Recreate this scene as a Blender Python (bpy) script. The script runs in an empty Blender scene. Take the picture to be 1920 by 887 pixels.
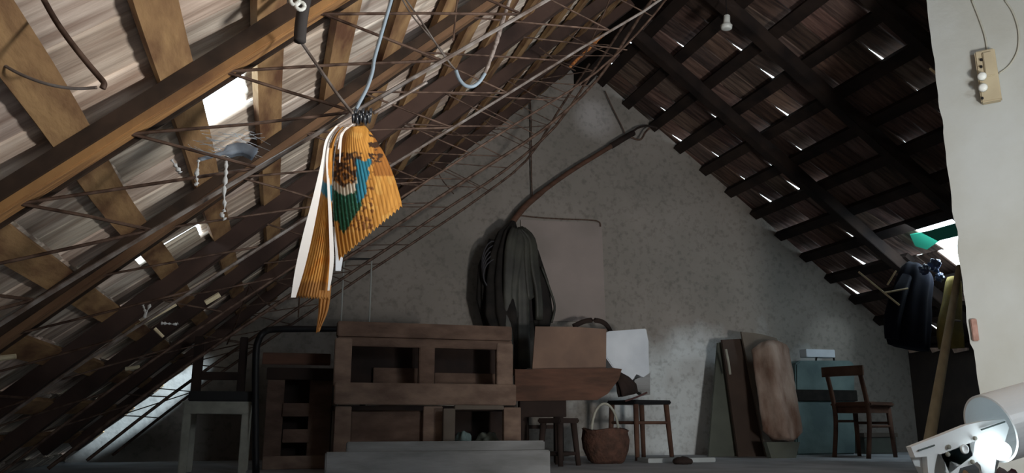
import bpy, bmesh, math, random
from mathutils import Vector, Matrix, noise
random.seed(7)
C = bpy.context.scene.collection
V = Vector
# ---------------------------------------------------------------- camera
F, CX, CY = 1500.0, 960.0, 443.5
CAMZ = 0.28
_Y = V((510-CX, 790-CY, F)).normalized()
_U = V((0, -1, 0)); _k = -(_U.dot(_Y))/_Y.z; _U = (_U+V((0, 0, _k))).normalized()
_X = _Y.cross(_U)
def ray(px, py):
    c = V((px-CX, py-CY, F)); return V((_X.dot(c), _Y.dot(c), _U.dot(c)))
def P(px, py, Y):                      # point of the place at depth Y seen at (px,py)
    r = ray(px, py); r = r*(Y/r.y); return V((r.x, r.y, r.z+CAMZ))
cam_d = bpy.data.cameras.new('camera'); cam = bpy.data.objects.new('camera', cam_d); C.objects.link(cam)
cam_d.sensor_width = 36; cam_d.lens = F/1920*36; cam_d.clip_start = 0.02
right = V((_X.x, _Y.x, _U.x)); down = V((_X.y, _Y.y, _U.y)); fwd = V((_X.z, _Y.z, _U.z))
M = Matrix((right, -down, -fwd)).transposed().to_4x4(); M.translation = V((0, 0, CAMZ))
cam.matrix_world = M
sc = bpy.context.scene; sc.camera = cam
vs = sc.view_settings; vs.view_transform = 'Standard'; vs.look = 'None'; vs.gamma = 1; vs.exposure = 0.0; vs.use_curve_mapping = False
# ---------------------------------------------------------------- light
w = bpy.data.worlds.new('sky'); sc.world = w; w.use_nodes = True
bg = w.node_tree.nodes['Background']; bg.inputs[0].default_value = (0.80, 0.93, 1.0, 1); bg.inputs[1].default_value = 5.0
def area(name, loc, target, sx, sy, power, col, spread=180):
    l = bpy.data.lights.new(name, 'AREA'); l.shape = 'RECTANGLE'; l.size = sx; l.size_y = sy; l.energy = power; l.color = col
    l.spread = math.radians(spread)
    o = bpy.data.objects.new(name, l); C.objects.link(o); o.location = loc
    o.rotation_euler = (V(target)-V(loc)).to_track_quat('-Z', 'Y').to_euler(); return o
def spot(name, loc, target, power, col, ang, blend=1.0, size=0.03):
    l = bpy.data.lights.new(name, 'SPOT'); l.energy = power; l.color = col; l.spot_size = math.radians(ang); l.spot_blend = blend; l.shadow_soft_size = size
    o = bpy.data.objects.new(name, l); C.objects.link(o); o.location = loc
    o.rotation_euler = (V(target)-V(loc)).to_track_quat('-Z', 'Y').to_euler(); return o
# main light added low on the right beyond the frame, at an assumed stair opening
area('added_stair_light', (2.15, 0.20, 0.15), (1.3, 2.4, 1.30), 0.36, 0.34, 84, (1.0, 0.95, 0.88))
# cool fill light added behind the viewer, at an assumed window
area('added_window_light', (2.3, -1.12, 1.45), (2.6, 6.4, 1.2), 0.85, 0.8, 26, (0.86, 0.94, 1.0))
# spots added for the light patches on the gable, ridge gaps assumed
tg = P(285, 752, 6.4); spot('added_ridge_spot', tg+V((2.8, -1.0, 2.25)), tg, 4500, (0.66, 0.86, 1.0), 4.4, blend=.6)
# sky light dropping through the broken place in the right slope, behind the partition
area('daylight_roof_hatch', (4.80, 4.85, 1.60), (4.55, 6.2, 0.3), 0.30, 0.55, 6.5, (0.78, 0.93, 1.0))
spot('added_apex_spot', (2.60, 5.75, 3.05), (2.66, 6.4, 2.98), 3.5, (0.80, 0.86, 1.0), 42)  # spot added to brighten the apex, its gap is assumed
spot('daylight_eave_gap', (5.15, 5.6, 1.25), (5.00, 6.4, 0.98), 5, (0.80, 0.95, 1.0), 46)
spot('daylight_tile_hole', (-0.14, 2.02, 1.02), (0.02, 1.70, 0.55), 6, (0.9, 0.96, 1.0), 70)
# ---------------------------------------------------------------- materials
def mat(name, col, rough=0.85, col2=None, scale=6, detail=6, bump=0.0, bscale=None, stretch=(1, 1, 1), metal=0.0, lo=0.35, hi=0.65, spec=0.3,
        attr=None, trans=0.0, sss=0.0):
    m = bpy.data.materials.new(name); m.use_nodes = True; nt = m.node_tree; b = nt.nodes['Principled BSDF']
    b.inputs['Roughness'].default_value = rough; b.inputs['Metallic'].default_value = metal
    b.inputs['Specular IOR Level'].default_value = spec; b.inputs['Transmission Weight'].default_value = trans
    tc = nt.nodes.new('ShaderNodeTexCoord'); mp = nt.nodes.new('ShaderNodeMapping'); mp.inputs['Scale'].default_value = stretch
    nt.links.new(tc.outputs['Object'], mp.inputs[0])
    out = None
    if col2 is not None:
        n = nt.nodes.new('ShaderNodeTexNoise'); n.inputs['Scale'].default_value = scale; n.inputs['Detail'].default_value = detail
        nt.links.new(mp.outputs[0], n.inputs['Vector'])
        r = nt.nodes.new('ShaderNodeValToRGB'); r.color_ramp.elements[0].position = lo; r.color_ramp.elements[1].position = hi
        r.color_ramp.elements[0].color = (*col, 1); r.color_ramp.elements[1].color = (*col2, 1)
        nt.links.new(n.outputs['Fac'], r.inputs[0]); out = r.outputs[0]
    if attr:
        a = nt.nodes.new('ShaderNodeAttribute'); a.attribute_name = attr
        if out is not None:
            mx = nt.nodes.new('ShaderNodeMix'); mx.data_type = 'RGBA'; mx.blend_type = 'MULTIPLY'; mx.inputs[0].default_value = 1
            nt.links.new(out, mx.inputs[6]); nt.links.new(a.outputs['Color'], mx.inputs[7]); out = mx.outputs[2]
        else: out = a.outputs['Color']
    if out is not None: nt.links.new(out, b.inputs['Base Color'])
    else: b.inputs['Base Color'].default_value = (*col, 1)
    if bump:
        n2 = nt.nodes.new('ShaderNodeTexNoise'); n2.inputs['Scale'].default_value = bscale or scale*3; n2.inputs['Detail'].default_value = 8
        nt.links.new(mp.outputs[0], n2.inputs['Vector'])
        bp = nt.nodes.new('ShaderNodeBump'); bp.inputs['Strength'].default_value = bump; bp.inputs['Distance'].default_value = 0.01
        nt.links.new(n2.outputs['Fac'], bp.inputs['Height']); nt.links.new(bp.outputs[0], b.inputs['Normal'])
    return m
batten_l = mat('rough_tan_board', (0.36, 0.225, 0.11), col2=(0.13, 0.062, 0.035), scale=5, stretch=(3, .8, 3), lo=.38, hi=.66, bump=.5)
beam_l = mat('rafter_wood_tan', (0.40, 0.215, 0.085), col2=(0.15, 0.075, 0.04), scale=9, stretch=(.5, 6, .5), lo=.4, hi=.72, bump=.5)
dkshade = mat('chord_shade', (0.050, 0.030, 0.020), col2=(0.022, 0.014, 0.010), scale=14, rough=.8)  # dark tone painted in for the shaded chord fronts
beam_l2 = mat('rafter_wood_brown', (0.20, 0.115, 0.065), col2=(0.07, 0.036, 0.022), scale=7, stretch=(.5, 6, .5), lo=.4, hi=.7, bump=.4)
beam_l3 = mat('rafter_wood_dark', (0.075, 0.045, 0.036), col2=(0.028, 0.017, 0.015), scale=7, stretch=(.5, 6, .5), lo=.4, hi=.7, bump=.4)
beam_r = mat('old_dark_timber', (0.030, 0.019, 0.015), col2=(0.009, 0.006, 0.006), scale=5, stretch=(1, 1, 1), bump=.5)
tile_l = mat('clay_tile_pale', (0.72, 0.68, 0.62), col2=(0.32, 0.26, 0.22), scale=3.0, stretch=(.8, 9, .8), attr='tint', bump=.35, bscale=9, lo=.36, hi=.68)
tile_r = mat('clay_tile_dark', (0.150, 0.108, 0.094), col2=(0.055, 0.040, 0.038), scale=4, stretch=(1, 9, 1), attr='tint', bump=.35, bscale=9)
rust = mat('rusty_steel_rod', (0.16, 0.105, 0.08), col2=(0.05, 0.028, 0.02), scale=30, rough=.6, metal=.2)
steel = mat('bare_steel_rod', (0.27, 0.25, 0.24), col2=(0.13, 0.10, 0.085), scale=30, rough=.5, metal=.3)
web = mat('dusty_cobweb', (0.55, 0.58, 0.60), rough=1)
concrete = mat('grey_floor', (0.46, 0.49, 0.53), col2=(0.32, 0.35, 0.38), scale=3, bump=.3)
pink = mat('brown_wood', (0.165, 0.108, 0.082), col2=(0.095, 0.060, 0.046), scale=5, stretch=(1.5, 1, 3), bump=.3)
pink2 = mat('pale_brown_wood', (0.25, 0.175, 0.135), col2=(0.15, 0.100, 0.078), scale=5, stretch=(1.5, 1, 3), bump=.3)
greyw = mat('grey_weathered_wood', (0.30, 0.31, 0.32), col2=(0.18, 0.185, 0.185), scale=3, stretch=(1, 2, 5), bump=.4)
darkw = mat('dark_wood', (0.035, 0.022, 0.018), col2=(0.018, 0.012, 0.011), scale=6)
redw = mat('red_brown_wood', (0.14, 0.070, 0.048), col2=(0.075, 0.042, 0.03), scale=4, stretch=(1, 1, 5), bump=.3)
chairw = mat('chair_wood', (0.13, 0.068, 0.046), col2=(0.07, 0.036, 0.026), scale=8)
lightw = mat('light_pole_wood', (0.74, 0.66, 0.46), col2=(0.58, 0.50, 0.34), scale=5, stretch=(3, 3, .6))
black = mat('black_iron', (0.010, 0.010, 0.012), rough=.5)
greyf = mat('dull_grey_paint', (0.40, 0.40, 0.35), col2=(0.27, 0.275, 0.24), scale=10)
white = mat('white_enamel', (0.86, 0.90, 0.92), rough=.35, spec=.5)
whitep = mat('white_plastic_sheet', (0.74, 0.80, 0.88), col2=(0.60, 0.66, 0.74), scale=4, rough=.5)
ceramic = mat('white_ceramic', (0.78, 0.82, 0.80), rough=.3)
card = mat('cardboard', (0.25, 0.165, 0.125), col2=(0.18, 0.12, 0.095), scale=4)
mattr = mat('brown_quilt', (0.36, 0.29, 0.25), col2=(0.12, 0.065, 0.045), scale=5, stretch=(1.6, 1, .5), bump=.9, bscale=16)
teal = mat('faded_teal_canvas', (0.20, 0.285, 0.285), col2=(0.095, 0.145, 0.15), scale=3, bump=.5)
olive = mat('olive_cloth', (0.30, 0.23, 0.065), col2=(0.15, 0.12, 0.04), scale=5)
navy = mat('navy_cloth', (0.005, 0.006, 0.011), col2=(0.009, 0.011, 0.02), scale=5, rough=.95, spec=.1)
bluef = mat('blue_plastic_bag', (0.10, 0.17, 0.33), col2=(0.03, 0.05, 0.13), scale=14, rough=.35, spec=.5)
green = mat('green_plastic', (0.02, 0.24, 0.16), rough=.5)
gpanel = mat('grey_green_board', (0.12, 0.135, 0.115), col2=(0.08, 0.09, 0.08), scale=3)
brpanel = mat('dull_brown_board', (0.075, 0.052, 0.042), col2=(0.05, 0.036, 0.03), scale=3)
tanpanel = mat('dull_tan_board', (0.17, 0.145, 0.12), col2=(0.115, 0.095, 0.08), scale=3)
plast = mat('dark_glossy_plastic', (0.055, 0.056, 0.046), col2=(0.02, 0.02, 0.018), scale=6, rough=.5, spec=.35)
darkc = mat('dark_mesh_cloth', (0.012, 0.011, 0.011), col2=(0.025, 0.022, 0.02), scale=12, rough=.9)
wick = mat('brown_wicker', (0.11, 0.055, 0.040), col2=(0.055, 0.03, 0.022), scale=20, bump=.8)
beige = mat('beige_box', (0.50, 0.44, 0.31), col2=(0.42, 0.36, 0.25), scale=6)
hose = mat('pale_blue_hose', (0.28, 0.36, 0.44), rough=.4)
rope = mat('grey_rope', (0.34, 0.30, 0.28), col2=(0.15, 0.12, 0.11), scale=80)
orange_r = mat('sunlit_crack', (0.85, 0.36, 0.12), col2=(0.45, 0.15, 0.05), scale=60)  # orange stands for sunlight in the ridge crack
cable = mat('painted_cable', (0.42, 0.42, 0.37))
bagm = mat('printed_sack', (1, 1, 1), col2=(0.72, 0.68, 0.62), scale=18, rough=.55, attr='tint', stretch=(9, 1, 1))
ribbon = mat('white_ribbon', (0.90, 0.88, 0.86), rough=.6)
# plaster of the gable: grey with brown damp, brighter light low on the right painted into the colour
def plaster_gable():
    m = mat('gable_plaster', (0.315, 0.285, 0.262), col2=(0.225, 0.21, 0.19), scale=1.6, bump=.35, bscale=14, lo=.3, hi=.7)
    nt = m.node_tree; b = nt.nodes['Principled BSDF']; src = b.inputs['Base Color'].links[0].from_socket
    tc = nt.nodes.new('ShaderNodeTexCoord'); mp = nt.nodes.new('ShaderNodeMapping')
    mp.inputs['Location'].default_value = (-3.75, 0, -0.35); nt.links.new(tc.outputs['Object'], mp.inputs[0])
    mp2 = nt.nodes.new('ShaderNodeMapping'); mp2.inputs['Scale'].default_value = (0.62, 0, 1.0); nt.links.new(mp.outputs[0], mp2.inputs[0])
    ln = nt.nodes.new('ShaderNodeVectorMath'); ln.operation = 'LENGTH'; nt.links.new(mp2.outputs[0], ln.inputs[0])
    n = nt.nodes.new('ShaderNodeTexNoise'); n.inputs['Scale'].default_value = 2.6; n.inputs['Detail'].default_value = 8; nt.links.new(tc.outputs['Object'], n.inputs['Vector'])
    ad = nt.nodes.new('ShaderNodeMath'); ad.operation = 'MULTIPLY_ADD'; ad.inputs[1].default_value = 0.9; nt.links.new(n.outputs['Fac'], ad.inputs[0]); nt.links.new(ln.outputs['Value'], ad.inputs[2])
    r = nt.nodes.new('ShaderNodeMapRange'); r.inputs[1].default_value = 0.75; r.inputs[2].default_value = 1.30; r.inputs[3].default_value = 1; r.inputs[4].default_value = 0
    nt.links.new(ad.outputs[0], r.inputs[0])
    mx = nt.nodes.new('ShaderNodeMix'); mx.data_type = 'RGBA'; nt.links.new(r.outputs[0], mx.inputs[0]); nt.links.new(src, mx.inputs[6]); mx.inputs[7].default_value = (0.74, 0.80, 0.83, 1)
    # fine dark specks
    n3 = nt.nodes.new('ShaderNodeTexNoise'); n3.inputs['Scale'].default_value = 26; n3.inputs['Detail'].default_value = 10; nt.links.new(tc.outputs['Object'], n3.inputs['Vector'])
    r3 = nt.nodes.new('ShaderNodeMapRange'); r3.inputs[1].default_value = .28; r3.inputs[2].default_value = .5; r3.inputs[3].default_value = .72; r3.inputs[4].default_value = 1
    nt.links.new(n3.outputs['Fac'], r3.inputs[0])
    mm = nt.nodes.new('ShaderNodeMix'); mm.data_type = 'RGBA'; mm.blend_type = 'MULTIPLY'; mm.inputs[0].default_value = 1
    nt.links.new(mx.outputs[2], mm.inputs[6]); nt.links.new(r3.outputs[0], mm.inputs[7]); nt.links.new(mm.outputs[2], b.inputs['Base Color'])
    return m
gable_m = plaster_gable()
pillar_m = mat('whitewashed_plaster', (0.47, 0.50, 0.50), col2=(0.405, 0.415, 0.385), scale=2.2, bump=.5, bscale=12, lo=.35, hi=.7)
# ---------------------------------------------------------------- mesh helpers
def link(name, bm, m, parent=None, smooth=False, loc=None):
    me = bpy.data.meshes.new(name); bmesh.ops.recalc_face_normals(bm, faces=bm.faces[:]) if smooth != 'open' else None
    if loc is not None:
        for v in bm.verts: v.co -= loc
    bm.to_mesh(me); bm.free(); me.materials.append(m)
    if smooth: 
        for p in me.polygons: p.use_smooth = True
    o = bpy.data.objects.new(name, me); C.objects.link(o)
    if loc is not None: o.location = loc
    if parent is not None:
        o.parent = parent; o.matrix_parent_inverse = parent.matrix_basis.inverted()
    return o
def tag(o, label, cat, group=None, kind=None):
    o['label'] = label; o['category'] = cat
    if group: o['group'] = group
    if kind: o['kind'] = kind
    return o
def thing(name, label, cat, loc, group=None):
    o = bpy.data.objects.new(name, None); o.empty_display_size = .05; C.objects.link(o); o.location = loc; return tag(o, label, cat, group)
def struct(o): o['kind'] = 'structure'; return o
def box(bm, lo, hi, Mx=None, bev=0.0):
    lo = V(lo); hi = V(hi); r = bmesh.ops.create_cube(bm, size=1); vv = r['verts']
    for v in vv: v.co = V(((v.co.x+.5)*(hi.x-lo.x)+lo.x, (v.co.y+.5)*(hi.y-lo.y)+lo.y, (v.co.z+.5)*(hi.z-lo.z)+lo.z))
    if bev:
        ed = list({e for v in vv for e in v.link_edges}); rr = bmesh.ops.bevel(bm, geom=ed, offset=bev, segments=2, affect='EDGES'); vv = list(set(rr['verts']) | {v for v in vv if v.is_valid})
    if Mx:
        for v in vv: v.co = Mx @ v.co
    return vv
def B(*a, **k): bm = bmesh.new(); box(bm, *a, **k); return bm
def bar(bm, a, b, w, t, up=V((0, 0, 1)), bev=0.0):           # rectangular bar between two points
    a = V(a); b = V(b); d = (b-a); L = d.length; d.normalize(); s = d.cross(up).normalized(); u = s.cross(d)
    Mx = Matrix(((d.x, s.x, u.x, a.x), (d.y, s.y, u.y, a.y), (d.z, s.z, u.z, a.z), (0, 0, 0, 1)))
    return box(bm, (0, -w/2, -t/2), (L, w/2, t/2), Mx, bev)
def tube(bm, pts, r, n=8, jit=0.0):
    pts = [V(p) for p in pts]; rings = []; m = len(pts); prev = None
    for i, p in enumerate(pts):
        d = (pts[min(i+1, m-1)]-pts[max(i-1, 0)]).normalized()
        if prev is None: s = d.cross(V((0.13, .27, 1)) if abs(d.z) < .95 else V((1, 0.1, 0))).normalized()
        else: s = (prev - d*prev.dot(d)).normalized()
        prev = s; u = d.cross(s); rr = r[i] if isinstance(r, (list, tuple)) else r
        if jit: rr *= 1+random.uniform(-jit, jit)
        rings.append([bm.verts.new(p+s*math.cos(2*math.pi*k/n)*rr+u*math.sin(2*math.pi*k/n)*rr) for k in range(n)])
    for a, b in zip(rings, rings[1:]):
        for k in range(n): bm.faces.new((a[k], a[(k+1) % n], b[(k+1) % n], b[k]))
    bm.faces.new(rings[0][::-1]); bm.faces.new(rings[-1]); return rings
def T(pts, r, n=8, jit=0): bm = bmesh.new(); tube(bm, pts, r, n, jit); return bm
def smoothpts(pts, n=6):
    pts = [V(p) for p in pts]; out = []
    for i in range(len(pts)-1):
        p0 = pts[max(i-1, 0)]; p1 = pts[i]; p2 = pts[i+1]; p3 = pts[min(i+2, len(pts)-1)]
        for k in range(n):
            t = k/n; out.append(0.5*((2*p1)+(p2-p0)*t+(2*p0-5*p1+4*p2-p3)*t*t+(3*p1-p0-3*p2+p3)*t**3))
    out.append(pts[-1]); return out
def lathe(bm, prof, c, axis=V((0, 0, 1)), n=24, cap=True):   # prof: (dist along axis, radius)
    axis = axis.normalized(); s = axis.cross(V((0.1, 1, 0.2))).normalized(); u = axis.cross(s); rings = []
    for h, r in prof: rings.append([bm.verts.new(c+axis*h+s*math.cos(2*math.pi*k/n)*r+u*math.sin(2*math.pi*k/n)*r) for k in range(n)])
    for a, b in zip(rings, rings[1:]):
        for k in range(n): bm.faces.new((a[k], a[(k+1) % n], b[(k+1) % n], b[k]))
    if cap: bm.faces.new(rings[0][::-1]); bm.faces.new(rings[-1])
def slab(bm, poly, off):                                     # polygon (world points) given thickness off (vector)
    a = [bm.verts.new(p) for p in poly]; b = [bm.verts.new(p+off) for p in poly]; n = len(poly)
    bm.faces.new(a); bm.faces.new(b[::-1])
    for i in range(n): bm.faces.new((a[i], b[i], b[(i+1) % n], a[(i+1) % n]))
def S(pxs, Y, th, lean=0.0):
    """board whose outline is traced at depth Y; lean moves its top back"""
    ymax = max(p[1] for p in pxs); bm = bmesh.new()
    pts = [P(x, y, Y+lean*(ymax-y)/200.0) for x, y in pxs]
    slab(bm, pts, V((0, th, 0))); return bm
def R(x0, y0, x1, y1, Y, d=0.03, bev=0.003, z0=None):        # board filling a frontal rectangle, front at depth Y
    xm = (x0+x1)/2; ym = (y0+y1)/2
    lo = V((P(x0, ym, Y).x, Y, P(xm, y1, Y).z)); hi = V((P(x1, ym, Y).x, Y+d, P(xm, y0, Y).z))
    if z0 is not None: lo.z = z0
    return B(lo, hi, bev=bev)
def loft(bm, pts, rx, ry, n=28, folds=0, amp=0.0, side=V((1, 0, 0)), twist=0.0):
    pts = [V(p) for p in pts]; rings = []; m = len(pts); ph = random.random()*6
    for i, p in enumerate(pts):
        d = (pts[min(i+1, m-1)]-pts[max(i-1, 0)]).normalized(); s = (side-d*side.dot(d)).normalized(); u = d.cross(s); ring = []
        for k in range(n):
            a = 2*math.pi*k/n; q = 1+amp*math.sin(folds*a+ph+twist*i)+amp*.5*noise.noise(V((a*2, i*.7, ph)))
            ring.append(bm.verts.new(p+s*math.cos(a)*rx[i]*q+u*math.sin(a)*ry[i]*q))
        rings.append(ring)
    for a, b in zip(rings, rings[1:]):
        for k in range(n): bm.faces.new((a[k], a[(k+1) % n], b[(k+1) % n], b[k]))
    bm.faces.new(rings[0][::-1]); bm.faces.new(rings[-1])
# ---------------------------------------------------------------- the roof planes
LA, LB = 0.963+CAMZ-0.02, 0.90       # left: z = LA + LB x
RA, RB = 5.116+CAMZ, 0.755           # right: z = RA - RB x
RX = (RA-LA)/(LB+RB); RZ = LA+LB*RX
YG = 6.40; Y0 = -1.2
XE = 5.86; ZE = RA-RB*XE; XL = -LA/LB
nL = V((-LB, 0, 1)).normalized(); nR = V((RB, 0, 1)).normalized()   # outward normals
sL = V((-1, 0, -LB)).normalized(); sR = V((1, 0, -RB)).normalized() # down the slope
def onL(x, y, h=0): return V((x, y, LA+LB*x))+nL*h
def onR(x, y, h=0): return V((x, y, RA-RB*x))+nR*h
# ---------------------------------------------------------------- the shell
bm = bmesh.new()        # floor round the added stair opening
for lo, hi in (((XL-.3, Y0, -.25), (1.80, YG+.25, 0)), ((2.60, Y0, -.25), (XE+.15, YG+.25, 0)), ((1.80, Y0, -.25), (2.60, -.15, 0)), ((1.80, .55, -.25), (2.60, YG+.25, 0))): box(bm, lo, hi)
struct(link('floor', bm, concrete))
bm = bmesh.new()        # unseen low parapet added to shade the lower left roof and gable
box(bm, (1.18, -.10, 0), (1.26, .75, .33), None, .005)
box(bm, (0, -.04, 0), (.86, .04, .33), Matrix.Translation((1.22, .72, 0)) @ Matrix.Rotation(math.radians(28), 4, 'Z'), .005)
struct(link('wall_shade_blocker', bm, gable_m))
bm = bmesh.new()
slab(bm, [V((XL, YG, 0)), V((XE, YG, 0)), V((XE, YG, ZE+.045)), V((RX, YG, RZ+.045)), V((XL, YG, LA+LB*XL+.045))], V((0, .25, 0)))
struct(link('wall_gable', bm, gable_m))
def zroof(x): return (LA+LB*x if x < RX else RA-RB*x)+.045
bm = bmesh.new()       # wall behind the viewer, with a window added to let in light
wx0, wx1, wz0, wz1 = 1.87, 2.73, 1.02, 1.88; D_ = V((0, -.25, 0))
slab(bm, [V((XL, Y0, 0)), V((wx0, Y0, 0)), V((wx0, Y0, zroof(wx0))), V((XL, Y0, .045))], D_)
slab(bm, [V((wx1, Y0, 0)), V((XE, Y0, 0)), V((XE, Y0, zroof(XE))), V((wx1, Y0, zroof(wx1)))], D_)
slab(bm, [V((wx0, Y0, 0)), V((wx1, Y0, 0)), V((wx1, Y0, wz0)), V((wx0, Y0, wz0))], D_)
slab(bm, [V((wx0, Y0, wz1)), V((wx1, Y0, wz1)), V((wx1, Y0, zroof(wx1))), V((RX, Y0, zroof(RX))), V((wx0, Y0, zroof(wx0)))], D_)
struct(link('wall_back', bm, gable_m))
bm = bmesh.new()
for lo, hi in (((wx0, Y0-.16, wz0), (wx0+.05, Y0-.10, wz1)), ((wx1-.05, Y0-.16, wz0), (wx1, Y0-.10, wz1)), ((wx0+.05, Y0-.16, wz0), (wx1-.05, Y0-.10, wz0+.05)), ((wx0+.05, Y0-.16, wz1-.05), (wx1-.05, Y0-.10, wz1)), ((2.28, Y0-.15, wz0+.05), (2.32, Y0-.11, wz1-.05))): box(bm, lo, hi, None, .004)
struct(link('window_added', bm, greyw))  # unseen window frame added round the back light
# low wall under the right eave, top broken so that daylight shows over it
bm = bmesh.new(); top = []; y = Y0
poly = [V((XE, YG, 0)), V((XE, Y0, 0))]
while y < YG:
    poly.append(V((XE, y, ZE-.002-random.choice([0, 0, 0, .012, .02]))))
    y += random.uniform(.05, .16)
poly.append(V((XE, YG, ZE-.002))); slab(bm, poly, V((.15, 0, 0)))
struct(link('wall_eave', bm, mat('dark_brick_plaster', (0.05, 0.038, 0.032), col2=(0.03, 0.024, 0.022), scale=4, bump=.4)))
# plastered partition standing askew on the right, its far end towards the gable
PE = V((3.105, 3.0, 0)); PD = V((.64, -.77, 0)).normalized(); PN = V((-PD.y, PD.x, 0)); PN = PN if PN.y > 0 else -PN   # PN points away from the viewer
def onW(px, py, h=0):      # point of the partition face seen at (px,py), h out of the face
    r = ray(px, py); t = (PE-V((0, 0, CAMZ))-PN*h).dot(PN)/r.dot(PN); return r*t+V((0, 0, CAMZ))
bm = bmesh.new(); p1 = PE+PD*1.5
nz = 90; fr = []; bk = []
for k in range(nz+1):
    f = k/nz; z0 = f*onR(PE.x, 0, -.05).z; dxy = noise.noise(V((3, 7, z0*9)))*.012+(.012 if z0 < .62 else 0)
    fr.append(PE+PD*dxy+V((0, 0, z0))); bk.append(PE+PD*(dxy+.01)+PN*.3+V((0, 0, z0)))
e1 = [bm.verts.new(p) for p in fr]; e2 = [bm.verts.new(p) for p in bk]
f1 = [bm.verts.new(p1+V((0, 0, k/nz*onR(p1.x, 0, -.05).z))) for k in range(nz+1)]; f2 = [bm.verts.new(p1+PN*.3+V((0, 0, k/nz*onR(p1.x, 0, -.05).z))) for k in range(nz+1)]
for a, b in ((e1, f1), (f1, f2), (f2, e2), (e2, e1)):
    for k in range(nz): bm.faces.new((a[k], b[k], b[k+1], a[k+1]))
for q in (0, nz): bm.faces.new((e1[q], f1[q], f2[q], e2[q]))
struct(link('wall_right', bm, pillar_m))
# ---------------------------------------------------------------- tiles
def tiles(name, org, es, nn, rows, pitch, wy, m, missing=None, slip=None, lift=.008, tint=(.75, 1.2), ymin=Y0, warm=0.0, over=1.30):
    """one covering of overlapping fluted tiles; rows = distances down the slope of each lower tile edge"""
    bm = bmesh.new(); cl = bm.loops.layers.float_color.new('tint'); ey = V((0, 1, 0)); nc = int((YG+.2-ymin)/wy)+1
    for i, s1 in enumerate(rows):
        for j in range(nc):
            y0 = ymin+(j+(.5 if i % 2 else 0)*0)*wy; rs = missing(s1, y0+wy/2) if missing else False
            if rs is True: continue
            L = pitch*over; lf = lift*(random.uniform(.6, 1.2) if random.random() < .32 else .12); dy = random.uniform(-.003, .003); sl = random.uniform(-.012, .012)+(slip(s1, y0+wy/2) if slip else 0)
            t = random.uniform(*tint); cc = (t*(1+warm*random.random()), t, t*(1-warm*random.random()*.6), 1)
            K = 12; g = []
            for q, (ds, hh) in enumerate(((-L, .026), (-L*.5, .026+.012+lf*.4), (0, .026+.024+lf))):
                row = []
                for k in range(K+1):
                    u = k/K; pr = .0045*abs(math.sin(math.pi*u*3))+(.006 if u > .93 else 0)
                    ed = random.uniform(-.006, .004) if q == 2 else 0
                    row.append((s1+sl+ds+ed, y0+dy+u*wy*1.05-.02*wy, hh+pr))
                g.append(row)
            lo_ = [[bm.verts.new(org+es*a+ey*b+nn*c) for a, b, c in r] for r in g]
            hi_ = [[bm.verts.new(org+es*a+ey*b+nn*(c+.013)) for a, b, c in r] for r in g]
            fs = []
            for a in range(2):
                for k in range(K):
                    fs.append(bm.faces.new((lo_[a][k], lo_[a][k+1], lo_[a+1][k+1], lo_[a+1][k])))
                    fs.append(bm.faces.new((hi_[a][k+1], hi_[a][k], hi_[a+1][k], hi_[a+1][k+1])))
                fs.append(bm.faces.new((lo_[a][0], lo_[a+1][0], hi_[a+1][0], hi_[a][0]))); fs.append(bm.faces.new((lo_[a+1][K], lo_[a][K], hi_[a][K], hi_[a+1][K])))
            for k in range(K): fs.append(bm.faces.new((lo_[2][k], lo_[2][k+1], hi_[2][k+1], hi_[2][k])))
            for f in fs:
                for lp in f.loops: lp[cl] = cc
    return struct(link(name, bm, m, smooth='open'))
kx = math.sqrt(1+LB*LB); kr = math.sqrt(1+RB*RB)
orgL = V((RX, 0, RZ)); pL = .185*kx
def Lx(s): return RX-s/kx
rowsL = [pL*(i+1)-.0 for i in range(int((RX-XL)*kx/pL)+1)]
offL = ((RX+.425)*kx) % pL                 # so that a batten lies at x = -0.425
rowsL = [offL+pL*i+pL*.15 for i in range(int((RX-XL)*kx/pL)+2)]
def missL(s, y):
    x = Lx(s)
    if -.31 < x < -.16 and 1.9 < y < 2.26: return True
    return False
def slipL(s, y):
    x = Lx(s)
    if abs(x+.62) < .09 and 2.8 < y < 3.1: return .10
    if abs(x+.44) < .09 and 3.1 < y < 3.4: return .11
    return 0
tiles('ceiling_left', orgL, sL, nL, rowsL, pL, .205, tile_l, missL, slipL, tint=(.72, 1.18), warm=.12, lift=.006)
pR = .255*kr; offR = ((3.265-RX)*kr) % pR
rowsR = [offR+pR*(i)+pR*.06 for i in range(int((XE-RX)*kr/pR)+2)]
def slipR(s, y):
    x = RX+s/kr
    return .03 if 4.70 < x < 4.92 and 4.45 < y < 5.25 else 0
def missR(s, y):
    x = RX+s/kr
    if 4.95 < x < 5.15 and 4.45 < y < 5.05: return True
    if 5.20 < x < 5.40 and 4.70 < y < 5.05: return True
    return False
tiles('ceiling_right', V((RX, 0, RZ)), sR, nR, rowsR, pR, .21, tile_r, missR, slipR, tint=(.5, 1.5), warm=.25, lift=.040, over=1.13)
# ridge capping
bm = bmesh.new(); tube(bm, [V((RX, y, RZ+.0)) for y in (Y0, 2, 4, YG+.2)], .11, 12); link_r = struct(link('trim_ridge', bm, tile_r))
bm = bmesh.new(); 
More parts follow.
